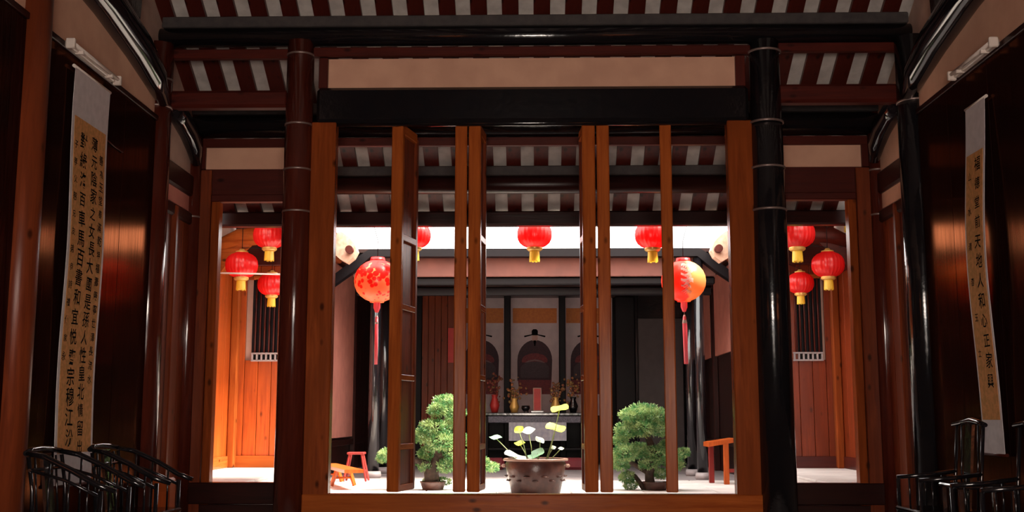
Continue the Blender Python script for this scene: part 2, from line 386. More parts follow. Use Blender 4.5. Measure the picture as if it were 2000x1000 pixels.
g = root('door_sill', 'long knotty orange-brown sill along the bottom of the main door screen', 'sill', (0, YC, 0))
part('sill_beam', MB().box(XY(603, YC), XY(1476, YC), YC - .06, YC + .12, Z0 - .24, Z0, .012), W['oX'], g)
part('sill_beam', MB().box(XY(603, YC), XY(1476, YC), YC - .04, YC + .1, 0, Z0 - .245, .008), W['oX'], g)
nleaf = 0
def leaf(px0, px1, ang, wdt, mt=None, detail=False):
    """leaf folded open: front stile spans px0..px1 at the screen line, leaf runs back at ang degrees"""
    global nleaf; nleaf += 1
    xa, xb = XY(px0, YC, 700), XY(px1, YC, 700); t = xb - xa; xc = (xa + xb) / 2
    g = root('door_%d' % nleaf, 'door leaf folded open, seen edge-on in the main screen', 'door', (xc, YC + .02, Z0), kind='structure')
    z0, z1 = Z0 + .015, ZL + .012
    h = t / 2
    def B(y0, y1, za, zb, k=1.0, bev=.006): return MB().box(xc - h * k, xc + h * k, YC + .02 + y0, YC + .02 + y1, za, zb, bev)
    part('stile', B(0, .07, z0, z1, 1, .01), W['oZ'], g)
    part('stile', B(wdt - .07, wdt, z0, z1 - .05, .7, .01), W['bZ'], g)
    for i, (py, hh) in enumerate(((262, .05), (468, .035), (602, .03), (738, .03), (872, .03), (955, .05))):
        zz = ZY(py, YC + .3); part('rail', B(.07, wdt - .07, max(zz - hh, z0), zz + hh, .8), W['oY'], g)
    for (pa, pb) in ((272, 462), (474, 596), (608, 732), (744, 866), (878, 948)):
        part('door_panel', B(.07, wdt - .07, ZY(pb, YC + .3), ZY(pa, YC + .3), .22, .002), W['bZ'], g)
    g.rotation_euler = (0, 0, R(ang)); return g
leaf(757, 781, -13, .56)
leaf(886, 910, 6, .50)
leaf(912.5, 937, -6, .55)
leaf(1141, 1167, 4, .5)
leaf(1170, 1195, -4, .5)
leaf(1297, 1320, -8, .5)

# ============================================================ SIDE DOORWAYS (second line)
nd = nleaf
for s, sd in ((-1, 'left'), (1, 'right')):
    def X(px): return s * abs(XY(px, YS)) if s < 0 else XY(2086 - px, YS)
    wb = struct('wall_' + ('back_left' if s < 0 else 'back_right'), MB().box(s * 2.28, s * 3.84, YS + .03, YS + .10, ZY(327, YS), ZY(386, YS), .004), W['rX'], 'boarded wall around the %s side doorway' % sd)
    part('top_board', MB().box(s * 2.28, s * 3.84, YS, YS + .1, ZY(285, YS), ZY(268, YS), .004), W['rX'], wb)
    part('plaster_panel', MB().box(s * 2.32, X(394), YS + .03, YS + .07, ZY(327, YS), ZY(285, YS)), PLAS, wb)
    part('panel_frame', MB().box(X(394), X(372), YS - .01, YS + .1, ZY(328, YS), ZY(284, YS), .004), W['rZ'], wb)
    part('header_rail', MB().box(s * 2.28, X(408.5), YS - .02, YS + .1, ZY(392, YS), ZY(378, YS), .01), W['rX'], wb)
    part('outer_jamb', MB().box(X(408), X(374), YS - .02, YS + .1, .1, ZY(330, YS), .008), W['bZ'], wb)
    part('inner_jamb', MB().box(X(425), X(409), YS + .0, YS + .14, .1, ZY(390, YS), .008), W['mZ'], wb)
    part('inner_jamb', MB().box(s * 2.28, s * 2.45, YS + .0, YS + .14, .1, ZY(390, YS), .008), W['mZ'], wb)
    part('sill_board', MB().box(s * 2.28, s * 3.84, YS - .03, YS + .12, .28, ZY(943, YS), .01), W['dX'], wb)
    part('skirting_board', MB().box(s * 2.28, s * 3.84, YS - .01, YS + .1, 0, .275, .006), W['dX'], wb)
    # corridor walls beyond
    BW = W['bright'] if s < 0 else W['deep']; PW = W['oZ'] if s < 0 else W['mZ']  # right boards, posts and rails take darker woods to paint in shade
    XO = s * 4.5
    ow = struct('wall_' + ('outer_left' if s < 0 else 'outer_right'), MB().box(XO + s * .06, XO + s * .2, 12.2, 16.8, .4, 5.2), PLASD, 'outer wall of the %s courtyard corridor' % sd)
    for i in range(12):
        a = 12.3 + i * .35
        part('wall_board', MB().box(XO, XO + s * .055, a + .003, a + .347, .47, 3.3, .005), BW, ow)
    part('wall_post', MB().box(XO - s * .07, XO + s * .05, 15.2, 15.32, .47, 3.9, .02), PW, ow)
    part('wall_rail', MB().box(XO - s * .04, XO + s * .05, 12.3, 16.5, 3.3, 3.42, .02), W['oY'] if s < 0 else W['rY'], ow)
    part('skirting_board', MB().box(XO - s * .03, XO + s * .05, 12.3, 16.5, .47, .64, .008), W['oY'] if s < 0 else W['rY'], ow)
    cw = struct('wall_' + ('corridor_left' if s < 0 else 'corridor_right'), MB().box(s * 3.3, XO, 16.56, 16.7, .4, 5.2), PLASD, 'end wall of the %s courtyard corridor' % sd)
    # end wall boards, leaving the barred window
    wx0, wx1 = (XY(500, 16.5), XY(553, 16.5)) if s < 0 else (XY(1544, 16.5), XY(1597, 16.5))
    wz0, wz1 = ZY(690, 16.5), ZY(545, 16.5)
    bw = (4.5 - 3.3) / 6
    for i in range(6):
        a = 3.3 + i * bw; b_ = a + bw; xa, xb = sorted((s * a, s * b_))
        mid = (xa + xb) / 2
        if wx0 - .02 < mid < wx1 + .02:
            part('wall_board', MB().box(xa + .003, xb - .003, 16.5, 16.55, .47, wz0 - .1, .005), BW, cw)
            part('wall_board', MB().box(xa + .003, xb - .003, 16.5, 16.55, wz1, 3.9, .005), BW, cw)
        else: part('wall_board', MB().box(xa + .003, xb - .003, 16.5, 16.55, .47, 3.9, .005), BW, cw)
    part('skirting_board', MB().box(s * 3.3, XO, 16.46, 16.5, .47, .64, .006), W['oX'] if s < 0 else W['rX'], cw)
    part('shade_header', MB().box(s * 3.3, XO, 16.42, 16.5, 3.45, 3.95, .01), W['rX'], cw)  # this board and the one above darken the wall top to imitate shade
    part('upper_shade_board', MB().box(s * 3.3, XO, 16.5, 16.56, 3.9, 4.7), W['dX'], cw)
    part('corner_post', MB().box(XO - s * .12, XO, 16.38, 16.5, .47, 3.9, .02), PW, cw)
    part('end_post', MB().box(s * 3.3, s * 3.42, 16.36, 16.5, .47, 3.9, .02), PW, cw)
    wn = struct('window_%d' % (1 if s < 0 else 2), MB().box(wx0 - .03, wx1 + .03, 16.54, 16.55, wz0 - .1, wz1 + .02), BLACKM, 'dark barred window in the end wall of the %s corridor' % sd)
    for i in range(6):
        xx = wx0 + (wx1 - wx0) * (i + .5) / 6
        part('window_bar', MB().tube([(xx, 16.48, wz0), (xx, 16.48, wz1)], .013, 8), W['rZ'], wn)
    part('window_rail', MB().box(wx0 - .02, wx1 + .02, 16.45, 16.53, wz1, wz1 + .06, .01), W['oX'], wn)
    mz = ZY(704, 16.5)
    part('lattice_rail', MB().box(wx0 - .02, wx1 + .02, 16.46, 16.53, wz0 - .012, wz0 + .012, .003), GREY, wn)
    part('lattice_rail', MB().box(wx0 - .02, wx1 + .02, 16.46, 16.53, mz - .012, mz + .012, .003), GREY, wn)
    for i in range(7):
        xx = wx0 + (wx1 - wx0) * i / 6; part('lattice_bar', MB().box(xx - .012, xx + .012, 16.46, 16.53, mz, wz0, .003), GREY, wn)
    # corridor roof, falling towards the courtyard
    cr = struct('ceiling', MB().prism([(s * 2.8, 13.9, 3.80), (s * 4.8, 13.9, 4.73), (s * 4.8, 13.9, 4.83), (s * 2.8, 13.9, 3.86)], (0, 3.7, 0)), CREAM, 'roof over the %s courtyard corridor' % sd)
    for i in range(10):
        a = 14.0 + i * .37
        part('rafter', MB().prism([(s * 2.82, a, 3.74), (s * 4.7, a, 4.61), (s * 4.7, a, 4.68), (s * 2.82, a, 3.80)], (0, .15, 0)), W['rX'], cr)
    g = root('corridor_beam', 'brown beam along the courtyard edge of the %s corridor roof' % sd, 'beam', (s * 3.1, 15, 3.7))
    part('beam_body', MB().box(s * 3.05, s * 3.2, 13.7, 17.5, 3.62, 3.82, .03), W['bY'], g)
    g = root('corridor_beam', 'orange-red crossbeam with a carved bracket above the %s side doorway lanterns' % sd, 'beam', (s * 4, 15.6, 3.5))
    part('beam_body', MB().tube([(s * 3.15, 15.6, 3.62), (s * 3.7, 15.6, 3.78), (s * 4.2, 15.6, 3.74), (s * 4.55, 15.6, 3.6)], [.09, .13, .13, .09], 14), W['oX'] if s < 0 else W['rX'], g)  # right crossbeam and bracket in darker red, shade put into the colour
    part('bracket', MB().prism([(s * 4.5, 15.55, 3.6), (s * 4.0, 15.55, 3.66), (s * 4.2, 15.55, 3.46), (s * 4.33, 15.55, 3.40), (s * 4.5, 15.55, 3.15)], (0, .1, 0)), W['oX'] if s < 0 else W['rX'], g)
    # bright carved eave bracket at the courtyard corner
    pts = [(657, 453), (668, 453), (680, 462), (692, 476), (697, 490), (690, 503), (677, 513), (664, 506), (655, 498), (652, 490), (652, 455)]
    if s > 0: pts = [(2086 - a, b_ - 2) for a, b_ in pts]
    g = root('eave_bracket', 'pale carved bracket with a round log end at the %s courtyard corner' % sd, 'bracket', (s * 2.7, 15.6, 3.4))
    part('scroll_board', MB().prism([P(a, b_, 15.6) for a, b_ in pts], (0, .22, 0)), LIME, g)
    c = P(684, 489, 15.6) if s < 0 else P(2086 - 684, 487, 15.6)
    part('log_end', MB().tube([c + Vector((0, -.12, 0)), c + Vector((0, .25, 0))], .055, 16), W['rY'], g)
    part('support_arm', MB().box(s * 2.75, s * 3.1, 15.62, 15.8, 3.60, 3.74, .02), W['bX'], g)

# ============================================================ FAR HALL
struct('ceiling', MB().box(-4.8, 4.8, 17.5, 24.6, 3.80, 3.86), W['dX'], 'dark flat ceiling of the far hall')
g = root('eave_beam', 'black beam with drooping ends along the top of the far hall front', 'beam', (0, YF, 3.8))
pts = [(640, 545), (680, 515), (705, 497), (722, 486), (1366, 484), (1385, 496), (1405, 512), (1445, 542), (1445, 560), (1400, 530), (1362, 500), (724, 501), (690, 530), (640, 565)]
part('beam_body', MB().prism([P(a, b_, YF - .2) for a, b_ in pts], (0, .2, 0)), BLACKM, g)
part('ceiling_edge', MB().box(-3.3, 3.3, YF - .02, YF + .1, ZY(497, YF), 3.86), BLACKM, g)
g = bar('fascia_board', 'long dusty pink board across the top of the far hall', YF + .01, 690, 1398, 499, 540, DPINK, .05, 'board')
g = root('far_lintel', 'two stacked blue-black lintels below the pink board of the far hall', 'beam', (0, YF + .3, 3))
part('lintel_beam', MB().box(-2.9, 2.9, YF + .1, YF + .25, ZY(556, YF + .1), ZY(541, YF + .1), .02), BLACKM, g)
part('lintel_beam', MB().box(-2.9, 2.9, YF + .4, YF + .55, ZY(576, YF + .4), ZY(560, YF + .4), .02), BLACKM, g)
column('black column at the front of the far hall, left, behind the patterned lantern', -2.55, 17.85, .09, 3.7, BLACK, z0=.25)
column('black column at the front of the far hall, right, behind the cream lantern', 2.60, 17.5, .08, 3.7, BLACK, z0=.25)
column('second black column just inside the far hall, right', 2.60, 18.6, .08, 3.7, BLACK, z0=.25)
column('second black column just inside the far hall, left', -2.60, 19.3, .08, 3.7, BLACK, z0=.25)
for s, sd in ((-1, 'left'), (1, 'right')):
    X = s * 3.3
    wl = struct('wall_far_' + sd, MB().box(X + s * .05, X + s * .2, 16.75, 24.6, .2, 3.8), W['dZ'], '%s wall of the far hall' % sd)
    part('plaster_panel', MB().box(X, X + s * .04, 17.2, 20.4, ZY(856, 18.5) if s < 0 else 2.3, 3.75), PINK, wl, 'pink painted plaster panel')
    if s > 0: part('plaster_panel', MB().box(X, X + s * .04, 20.7, 21.7, 2.3, 3.6), PINK, wl, 'pink painted plaster panel')
    for i in range(5 if s > 0 else 1):
        pass
    for i in range(10):
        a = 20.45 + i * .38
        part('wall_board', MB().box(X + s * .01, X + s * .045, a + .004, a + .376, .27, 3.75 if s < 0 else 2.28, .004), W['dZ'], wl)
    part('wall_rail', MB().box(X - s * .03, X + s * .05, 17.2, 24.2, .72, .82, .01), W['dY'], wl)
    part('wall_post', MB().box(X - s * .05, X + s * .05, 20.35, 20.5, .25, 3.78, .01), W['dZ'], wl)
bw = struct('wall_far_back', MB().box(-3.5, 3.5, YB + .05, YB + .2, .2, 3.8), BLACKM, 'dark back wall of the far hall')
xa, xb = XY(826, 22.5), XY(900, 22.5)
g = root('wooden_partition', 'dull red boarded partition in the far hall, left of the ancestor portraits', 'partition', ((xa + xb) / 2, 22.5, .25))
n = 6
for i in range(n):
    a = xa + (xb - xa) * i / n
    part('partition_board', MB().box(a + .003, a + (xb - xa) / n - .003, 22.5, 22.54, .3, ZY(572, 22.5), .006), W['bZ'], g)
part('partition_frame', MB().box(xa - .12, xa, 22.46, 22.58, .25, ZY(566, 22.5), .01), BLACKM, g)
part('partition_frame', MB().box(xb, xb + .1, 22.46, 22.58, .25, ZY(566, 22.5), .01), W['rZ'], g)
part('top_rail', MB().box(xa, xb, 22.46, 22.58, ZY(572, 22.5), ZY(566, 22.5), .006), W['rX'], g)
xa, xb = XY(1200, 22.5), XY(1330, 22.5)
g = root('dark_partition', 'blackish partition with two tall panels in the far hall, right of the portraits', 'partition', ((xa + xb) / 2, 22.5, .25))
xm = XY(1240, 22.5)
part('door_panel', MB().box(xa, xm - .03, 22.5, 22.54, .3, ZY(580, 22.5), .01), BLACKM, g)
part('door_panel', MB().box(xm + .03, xb, 22.5, 22.54, .3, ZY(622, 22.5), .01), plain('charcoal_panel', (.05, .04, .042), .6), g)
part('partition_frame', MB().box(xm - .03, xm + .03, 22.46, 22.58, .25, ZY(570, 22.5), .01), BLACK, g)
part('partition_frame', MB().box(xm + .03, xb, 22.46, 22.56, ZY(622, 22.5), ZY(570, 22.5), .01), BLACK, g)
# screen posts between portraits
for px, lab in ((991, 'black post between the left and middle ancestor portraits'), (1097, 'black post between the middle and right ancestor portraits')):
    x = XY(px, 23.9)
    solo('screen_post', MB().box(x - .07, x + .07, 23.85, 24.0, .25, ZY(570, 23.9), .015), BLACKM, lab, 'post', (x, 23.9, .25))
def flat(poly, Y, d): return MB().prism([P(a, b_, Y) for a, b_ in poly], (0, -d, 0))
def portrait(dx, label):
    Y = YB + .046
    def q(pts, e): return MB().prism([P(1044.5 + dx + a, b_, Y) + Vector((0, -e, 0)) for a, b_ in pts], (0, -.003, 0))
    c = P(1044.5 + dx, 800, Y)
    g = root('portrait_scroll', label, 'painting', (c.x, Y, c.z), group='ancestor portraits on the back wall')
    part('paper', q([(-47, 578), (47, 578), (47, 812), (-47, 812)], 0), PPAPER, g)
    part('brocade_band', q([(-43, 602), (43, 602), (43, 631), (-43, 631)], .004), ORBAND, g, 'orange brocade band')
    def arch(w_, y0, yb, n=12, k=1.0): return [(-w_, yb)] + [(-w_ * cos(pi * i / n), y0 + (1 - sin(pi * i / n)) * 38 * k) for i in range(n + 1)] + [(w_, yb)]
    def A(w_, yt, ys, yb, n=14): return [(-w_, yb)] + [(-w_ * cos(pi * i / n), ys - (ys - yt) * sin(pi * i / n)) for i in range(n + 1)] + [(w_ * .96, yb)]
    part('robe', q(A(34, 664, 704, 744), .004), ROBE, g, 'dark official robe')
    part('robe_trim', q(A(25, 690, 704, 708)[:], .008), ROBR, g, 'maroon sash')
    part('robe_skirt', q([(-33, 742), (33, 742), (30, 770), (-30, 770)], .005), ROBR, g)
    part('sleeve_edge', q([(-20, 709), (-12, 704), (0, 702), (12, 704), (22, 710), (12, 707), (0, 704.5), (-12, 707)], .012), plain('sleeve_grey', (.20, .13, .13), .7), g)
    part('lap', q(A(28, 706, 720, 738), .009), plain('lap_grey', (.07, .045, .055), .7, scale=40), g)
    part('face', q([(6 * cos(t * pi / 5), 660 + 8 * sin(t * pi / 5)) for t in range(10)], .014), FACE, g)
    part('hat', q([(-6, 655), (-6, 646), (-3, 643), (3, 643), (6, 646), (6, 655)], .016), INK, g)
    part('hat_wing', q([(-21, 656), (-6, 653), (-6, 655), (-20, 659)], .016), INK, g)
    part('hat_wing', q([(21, 656), (6, 653), (6, 655), (20, 659)], .016), INK, g)
    part('beard', q([(-3, 665), (3, 665), (1, 676), (-1, 676)], .018), INK, g)
    part('lower_roller', MB().tube([P(1044.5 + dx - 49, 813, Y - .03), P(1044.5 + dx + 49, 813, Y - .03)], .018, 8), W['rX'], g)
portrait(0, 'middle ancestor portrait scroll, seated figure in dark robe, directly above the red tablet')
portrait(-104, 'left ancestor portrait scroll, half hidden by the folded door leaves')
portrait(104, 'right ancestor portrait scroll, half hidden by the folded door leaves')
# altar table
ya = 22.3
xa, xb = XY(944, ya), XY(1142, ya); zt = ZY(806, ya, 1043)
g = root('altar_table', 'long blue-black altar table with a pale cloth front below the portraits', 'table', ((xa + xb) / 2, ya, .25))
part('table_top', MB().box(xa - .05, xb + .05, ya, ya + .6, zt - .06, zt, .012), BLACK, g)
part('apron', MB().box(xa, xb, ya + .03, ya + .07, zt - .2, zt - .065, .008), plain('navy_carving', (.03, .03, .055), .4, (.10, .09, .14), 40), g)
for x in (xa + .06, xb - .06):
    for y in (ya + .05, ya + .54): part('leg', MB().box(x - .05, x + .05, y - .04, y + .04, .25, zt - .06, .01), BLACKM, g)
part('shelf', MB().box(xa + .02, xb - .02, ya + .1, ya + .5, .55, .60, .006), BLACKM, g)
xa2, xb2 = XY(994, ya), XY(1104, ya)
solo('altar_cloth', MB().prism([(xa2 + (xb2 - xa2) * i / 24, ya - .02 + .012 * sin(i * 1.9), zt - .19) for i in range(25)] + [(xb2, ya, zt - .19)], (0, 0, -.36)), CLOTH,
     'pale blue-grey cloth hanging on the front of the altar table', 'cloth', ((xa2 + xb2) / 2, ya - .02, zt - .5))
g = root('spirit_tablet', 'small red tablet with a pink border standing in the middle of the altar', 'tablet', (XY(1048, ya), ya + .2, zt))
part('tablet_board', MB().box(XY(1040, ya), XY(1057, ya), ya + .2, ya + .24, zt + .03, zt + .50, .01), POTR, g)
part('tablet_face', MB().box(XY(1042, ya), XY(1055, ya), ya + .19, ya + .2, zt + .05, zt + .48), REDP, g)
part('tablet_foot', MB().box(XY(1036, ya), XY(1061, ya), ya + .16, ya + .28, zt, zt + .04, .008), BLACK, g)
def vase(px, lab, hh, col, fl):
    x = XY(px, ya)
    g = root('flower_vase', lab, 'vase', (x, ya + .25, zt))
    part('vase_body', MB().lathe([(0, zt), (.06, zt), (.10, zt + .1 * hh), (.05, zt + .2 * hh), (.07, zt + .24 * hh)], (x, ya + .25, 0), 16), col, g)
    m = MB()
    for i in range(46):
        p = Vector((x, ya + .25, zt + .34 * hh)) + Vector((random.gauss(0, .08), random.gauss(0, .05), random.gauss(0, .09) * hh)); r = random.uniform(.015, .035)
        m.blob(p, (r, r, r), 6, 4, .2)
    part('flowers', m, fl, g, kind='stuff')
F2 = plain('flower_mix', (.42, .10, .06), .6, (.20, .20, .05), 30)
vase(966, 'vase of dark red flowers at the left end of the altar', 1.5, REDP, plain('red_flowers', (.30, .02, .035), .6, (.12, .10, .03), 30))
vase(1004, 'gold-brown flower vase just left of the red tablet', 1.2, LCAP, F2)
vase(1084, 'gold-brown flower vase just right of the red tablet', 1.3, LCAP, GREEN)
vase(1118, 'dark flower vase at the right end of the altar', 1.3, BLACK, F2)
g = root('incense_burner', 'small dark incense bowl left of the red tablet', 'bowl', (XY(1026, ya), ya + .1, zt))
part('bowl_body', MB().lathe([(0, zt + .03), (.05, zt + .03), (.09, zt + .09), (.08, zt + .14), (.07, zt + .14), (.06, zt + .1)], (XY(1026, ya), ya + .1, 0), 18), BLACK, g)
for i in range(3): part('foot', MB().tube([(XY(1026, ya) + .05 * cos(i * 2.1), ya + .1 + .05 * sin(i * 2.1), zt), (XY(1026, ya) + .04 * cos(i * 2.1), ya + .1 + .04 * sin(i * 2.1), zt + .05)], .012, 6), BLACK, g)
solo('kneeling_cushion', MB().box(XY(1088, 20.6), XY(1150, 20.6), 20.6, 21.1, .25, .46, .05), MAROON, 'dark maroon kneeling cushion on the floor right of the lotus pot', 'cushion', (XY(1120, 20.8), 20.8, .25))
solo('kneeling_cushion', MB().box(XY(930, 20.6), XY(985, 20.6), 20.6, 21.1, .25, .46, .05), MAROON, 'dark maroon kneeling cushion on the floor left of the lotus pot', 'cushion', (XY(957, 20.8), 20.8, .25))
x = XY(882, 22.4)
solo('paper_couplet', MB().box(x - .06, x + .06, 22.44, 22.46, ZY(708, 22.4), ZY(640, 22.4)), REDP, 'narrow red paper strip hanging behind the second door leaf', 'banner', (x, 22.44, 2.2))
# stools, bench, small table
def stool(x, y, h, lab):
    g = root('wooden_stool', lab, 'stool', (x, y, .25)); z = .25
    part('seat', MB().box(x - .13, x + .13, y - .11, y + .11, z + h - .035, z + h, .01), STOOLM, g)
    for sx in (-1, 1):
        for sy in (-1, 1):
            part('leg', MB().tube([(x + sx * .17, y + sy * .14, z), (x + sx * .09, y + sy * .08, z + h - .03)], .018, 6, smooth=False), STOOLM, g)
        part('stretcher', MB().box(x + sx * .13 - .012, x + sx * .13 + .012, y - .11, y + .11, z + .14, z + .17), STOOLM, g)
stool(XY(704, 17.0), 17.0, .43, 'dark red wooden stool with splayed legs, left of the courtyard')
g = root('low_bench', 'low orange-brown bench with splayed legs beside the left jamb', 'bench', (-2.75, 16.0, .25))
A_, B_ = Vector((-3.1, 16.9, .47)), Vector((-2.38, 14.9, .47)); d_ = (B_ - A_).normalized(); n_ = Vector((-d_.y, d_.x, 0)) * .13
part('seat', MB().prism([A_ - n_, B_ - n_, B_ + n_, A_ + n_], (0, 0, .045)), W['bright'], g)
for t_ in (.15, .62):
    c_ = A_.lerp(B_, t_)
    for q in (-1, 1):
        part('leg', MB().tube([c_ + n_ * q * .7, c_ + n_ * q * 1.25 + Vector((0, 0, -.21))], .03, 4, smooth=False), W['bright'], g)
    part('stretcher', MB().tube([c_ - n_ * .9 + Vector((0, 0, -.1)), c_ + n_ * .9 + Vector((0, 0, -.1))], .015, 6), W['bright'], g)
g = root('side_table', 'small orange-red table beside the right jamb, top tilted towards the courtyard', 'table', (XY(1410, 16.2), 16.2, .25))
Yt = 16.2
part('table_top', MB().prism([P(1384, 864, Yt), P(1436, 856, Yt), P(1436, 864, Yt), P(1384, 873, Yt)], (0, .5, 0)), W['bright'], g)
for px, py_ in ((1408, 0), (1388, .4), (1450, .4), (1470, 0)):
    x = XY(px, Yt); part('leg', MB().box(x - .038, x + .038, Yt + py_, Yt + .06 + py_, .25, ZY(864, Yt), .006), W['bright'] if py_ == 0 else STOOLM, g)
part('stretcher', MB().box(XY(1408, Yt), XY(1470, Yt), Yt + .02, Yt + .05, .42, .47), STOOLM, g)

# ============================================================ LOTUS POT
yp = 14.35
xc = XY(1045, yp); zb = .25; zr_ = ZY(897, yp - .3); rr = (XY(1107, yp) - XY(983, yp)) / 2
g = root('lotus_pot', 'large round brown glazed pot planted with lotus, centre of the courtyard', 'pot', (xc, yp, zb))
H = zr_ - zb
part('pot_body', MB().lathe([(0, zb), (rr * .74, zb), (rr * .76, zb + .02), (rr * .86, zb + H * .45), (rr * .93, zb + H * .85), (rr * .90, zb + H * .9), (rr * .88, zb + H * .97), (rr * .84, zb + H * .97), (rr * .84, zb + H * .8), (0, zb + H * .8)], (xc, yp, 0), 48), POT, g)
part('pot_rim', MB().lathe([(rr * .86, zb + H * .93), (rr * .99, zb + H * .94), (rr, zb + H * .98), (rr * .98, zb + H), (rr * .86, zb + H)], (xc, yp, 0), 48), POTR, g)
for s in (-1, 1): part('handle', MB().box(xc + s * rr * .90, xc + s * rr * 1.05, yp - .05, yp + .05, zb + H * .74, zb + H * .84, .015), POTR, g)
m = MB()
for i in range(10):
    a = 2 * pi * i / 10
    m.blob((xc + rr * .86 * cos(a), yp + rr * .87 * sin(a), zb + H * .5), (.05, .05, .015), 8, 5)
    m.blob((xc + rr * .85 * cos(a + .3), yp + rr * .85 * sin(a + .3), zb + H * .38), (.04, .04, .012), 8, 5)
part('relief_ornament', m, POT, g)
part('mud', MB().lathe([(0, zb + H * .86), (rr * .845, zb + H * .86)], (xc, yp, 0), 32), SOIL, g)
g = root('lotus_plant', 'lotus with yellow-green leaves on thin stems growing in the brown pot', 'plant', (xc, yp, zb + H * .86))
leaves = [(1093, 797, 18, 8, LOTY, -.15, 12), (1085, 835, 20, 9, LOTY, .1, -8), (1013, 838, 10, 8, LOTY, -.1, 25), (1032, 840, 14, 7, LOTP, .1, 10), (1015, 864, 11, 5, LOTY, .05, 5),
          (1055, 858, 10, 6, LOTP, -.1, -30), (1050, 883, 13, 9, LOTG, -.18, 20), (1006, 890, 22, 5, LOTP, -.2, -18), (1080, 872, 6, 4, LOTP, .1, 0), (1096, 874, 6, 3, LOTP, .12, 0),
          (968, 853, 13, 4, LOTG, .1, 0), (1040, 890, 10, 5, LOTG, -.22, 0)]
for i, (px, py, rw, rh, mt, dy, tilt) in enumerate(leaves):
    Yl = yp + dy; c = P(px, py, Yl); r = rw * Yl / F * 1.0; up = max(rh / rw, .25)
    m = MB(); n = 14; vs = [c + Vector((0, 0, -.02))]; T = Matrix.Rotation(math.asin(min(up, .95)) * .8, 3, 'X') @ Matrix.Rotation(R(tilt), 3, 'Y')
    for ring_ in (.5, 1.0):
        for k in range(n):
            a = 2 * pi * k / n; wv = .12 * r * sin(3 * a + i) * ring_ + .18 * r * ring_ ** 2
            vs.append(c + Matrix.Rotation(R(-tilt), 3, 'Y') @ (Matrix.Rotation(math.asin(min(up, .95)) * .8, 3, 'X') @ Vector((r * ring_ * cos(a), r * ring_ * sin(a), wv - .02))))
    fs = [(0, 1 + k, 1 + (k + 1) % n) for k in range(n)] + [(1 + k, 1 + n + k, 1 + n + (k + 1) % n, 1 + (k + 1) % n) for k in range(n)]
    m.add(vs, fs, True); part('lotus_leaf', m, mt, g)
    bx = xc + (c.x - xc) * .45
    part('stem', MB().tube([(bx, yp + dy * .8, zb + H * .85), ((bx + c.x) / 2 + .01, Yl, (c.z + zb + H * .86) / 2), c + Vector((0, 0, -.015))], .006, 6), STEM, g)

# ============================================================ BONSAI TREES
def pad_mesh(seed, r, n=900, ls=.030):
    rnd = random.Random(seed); m = MB()
    for i in range(n):
        t = rnd.uniform(-1, 1); a = rnd.uniform(0, 2 * pi); q = math.sqrt(1 - t * t); k = rnd.uniform(.62, 1.05) * (1 + .13 * sin(5 * a + seed) * cos(4 * t))
        d = Vector((q * cos(a), q * sin(a), t)); p = Vector((d.x * r[0], d.y * r[1], d.z * r[2])) * k
        u_ = Vector((rnd.gauss(0, 1), rnd.gauss(0, 1), rnd.gauss(0, 1))).normalized(); dd = (d * 1.1 + u_ * .8 + Vector((0, 0, .4))).normalized()
        side = dd.cross(u_).normalized() * ls * .28; L = dd * ls * rnd.uniform(.8, 1.5)
        m.add([p - side, p + side, p + L + side * .5, p + L - side * .5], [(0, 1, 2, 3)])
        s2 = side.cross(dd).normalized() * ls * .28
        m.add([p - s2, p + s2, p + L * .9], [(0, 1, 2)])
    return m.mesh('foliage_pad', GRN)
pads = [pad_mesh(1, (.20, .18, .12)), pad_mesh(2, (.16, .15, .11)), pad_mesh(3, (.23, .19, .11))]
def bonsai(label, x, y, trunk, padlist, potr=.17):
    g = root('bonsai_tree', label, 'tree', (x, y, .25))
    for k_, (pts, rad) in enumerate(trunk):
        part('trunk' if k_ == 0 else 'branch', MB().tube([P(a, b_, y + c) for a, b_, c in pts], rad, 9), BARK, g)
    part('planter', MB().lathe([(0, .25), (potr * .8, .25), (potr, .34), (potr * 1.04, .36), (potr * .95, .36), (potr * .9, .33), (0, .33)], (x, y, 0), 24), POT, g)
    for i, (px, py, dy, sc) in enumerate(padlist):
        o = bpy.data.objects.new('foliage_pad', pads[i % 3]); COL.objects.link(o); o.parent = g
        o.location = P(px, py, y + dy) - Vector(g.location); o.scale = (sc, sc, sc * .95); o.rotation_euler = (random.uniform(-.2, .2), random.uniform(-.2, .2), random.uniform(0, 6)); o['kind'] = 'stuff'
yb_ = 15.0
bonsai('cloud-pruned green bonsai tree left of the lotus pot, behind the folded doors', XY(850, yb_), yb_,
       [([(850, 968, 0), (842, 925, 0), (858, 890, .02), (850, 850, 0), (868, 800, 0)], [.13, .10, .07, .05, .03]),
        ([(846, 910, 0), (800, 895, -.05), (758, 895, -.1)], [.05, .035, .02]), ([(856, 890, 0), (905, 885, 0), (950, 905, 0)], [.05, .035, .02])],
       [(868, 784, 0, .75), (856, 800, -.1, .85), (885, 806, .05, .85), (846, 836, -.1, 1.0), (880, 838, .1, 1.05), (828, 852, 0, .85), (860, 862, -.12, 1.0), (838, 886, .1, .9), (884, 884, 0, .95),
        (758, 888, -.1, .7), (748, 895, 0, .55), (776, 900, .1, .55), (775, 878, .1, .55), (940, 905, 0, .8), (958, 912, .1, .6), (920, 890, 0, .7), (900, 860, .1, .8), (835, 912, .05, .7), (872, 910, -.05, .75), (838, 938, .1, .5), (866, 940, .05, .5)])
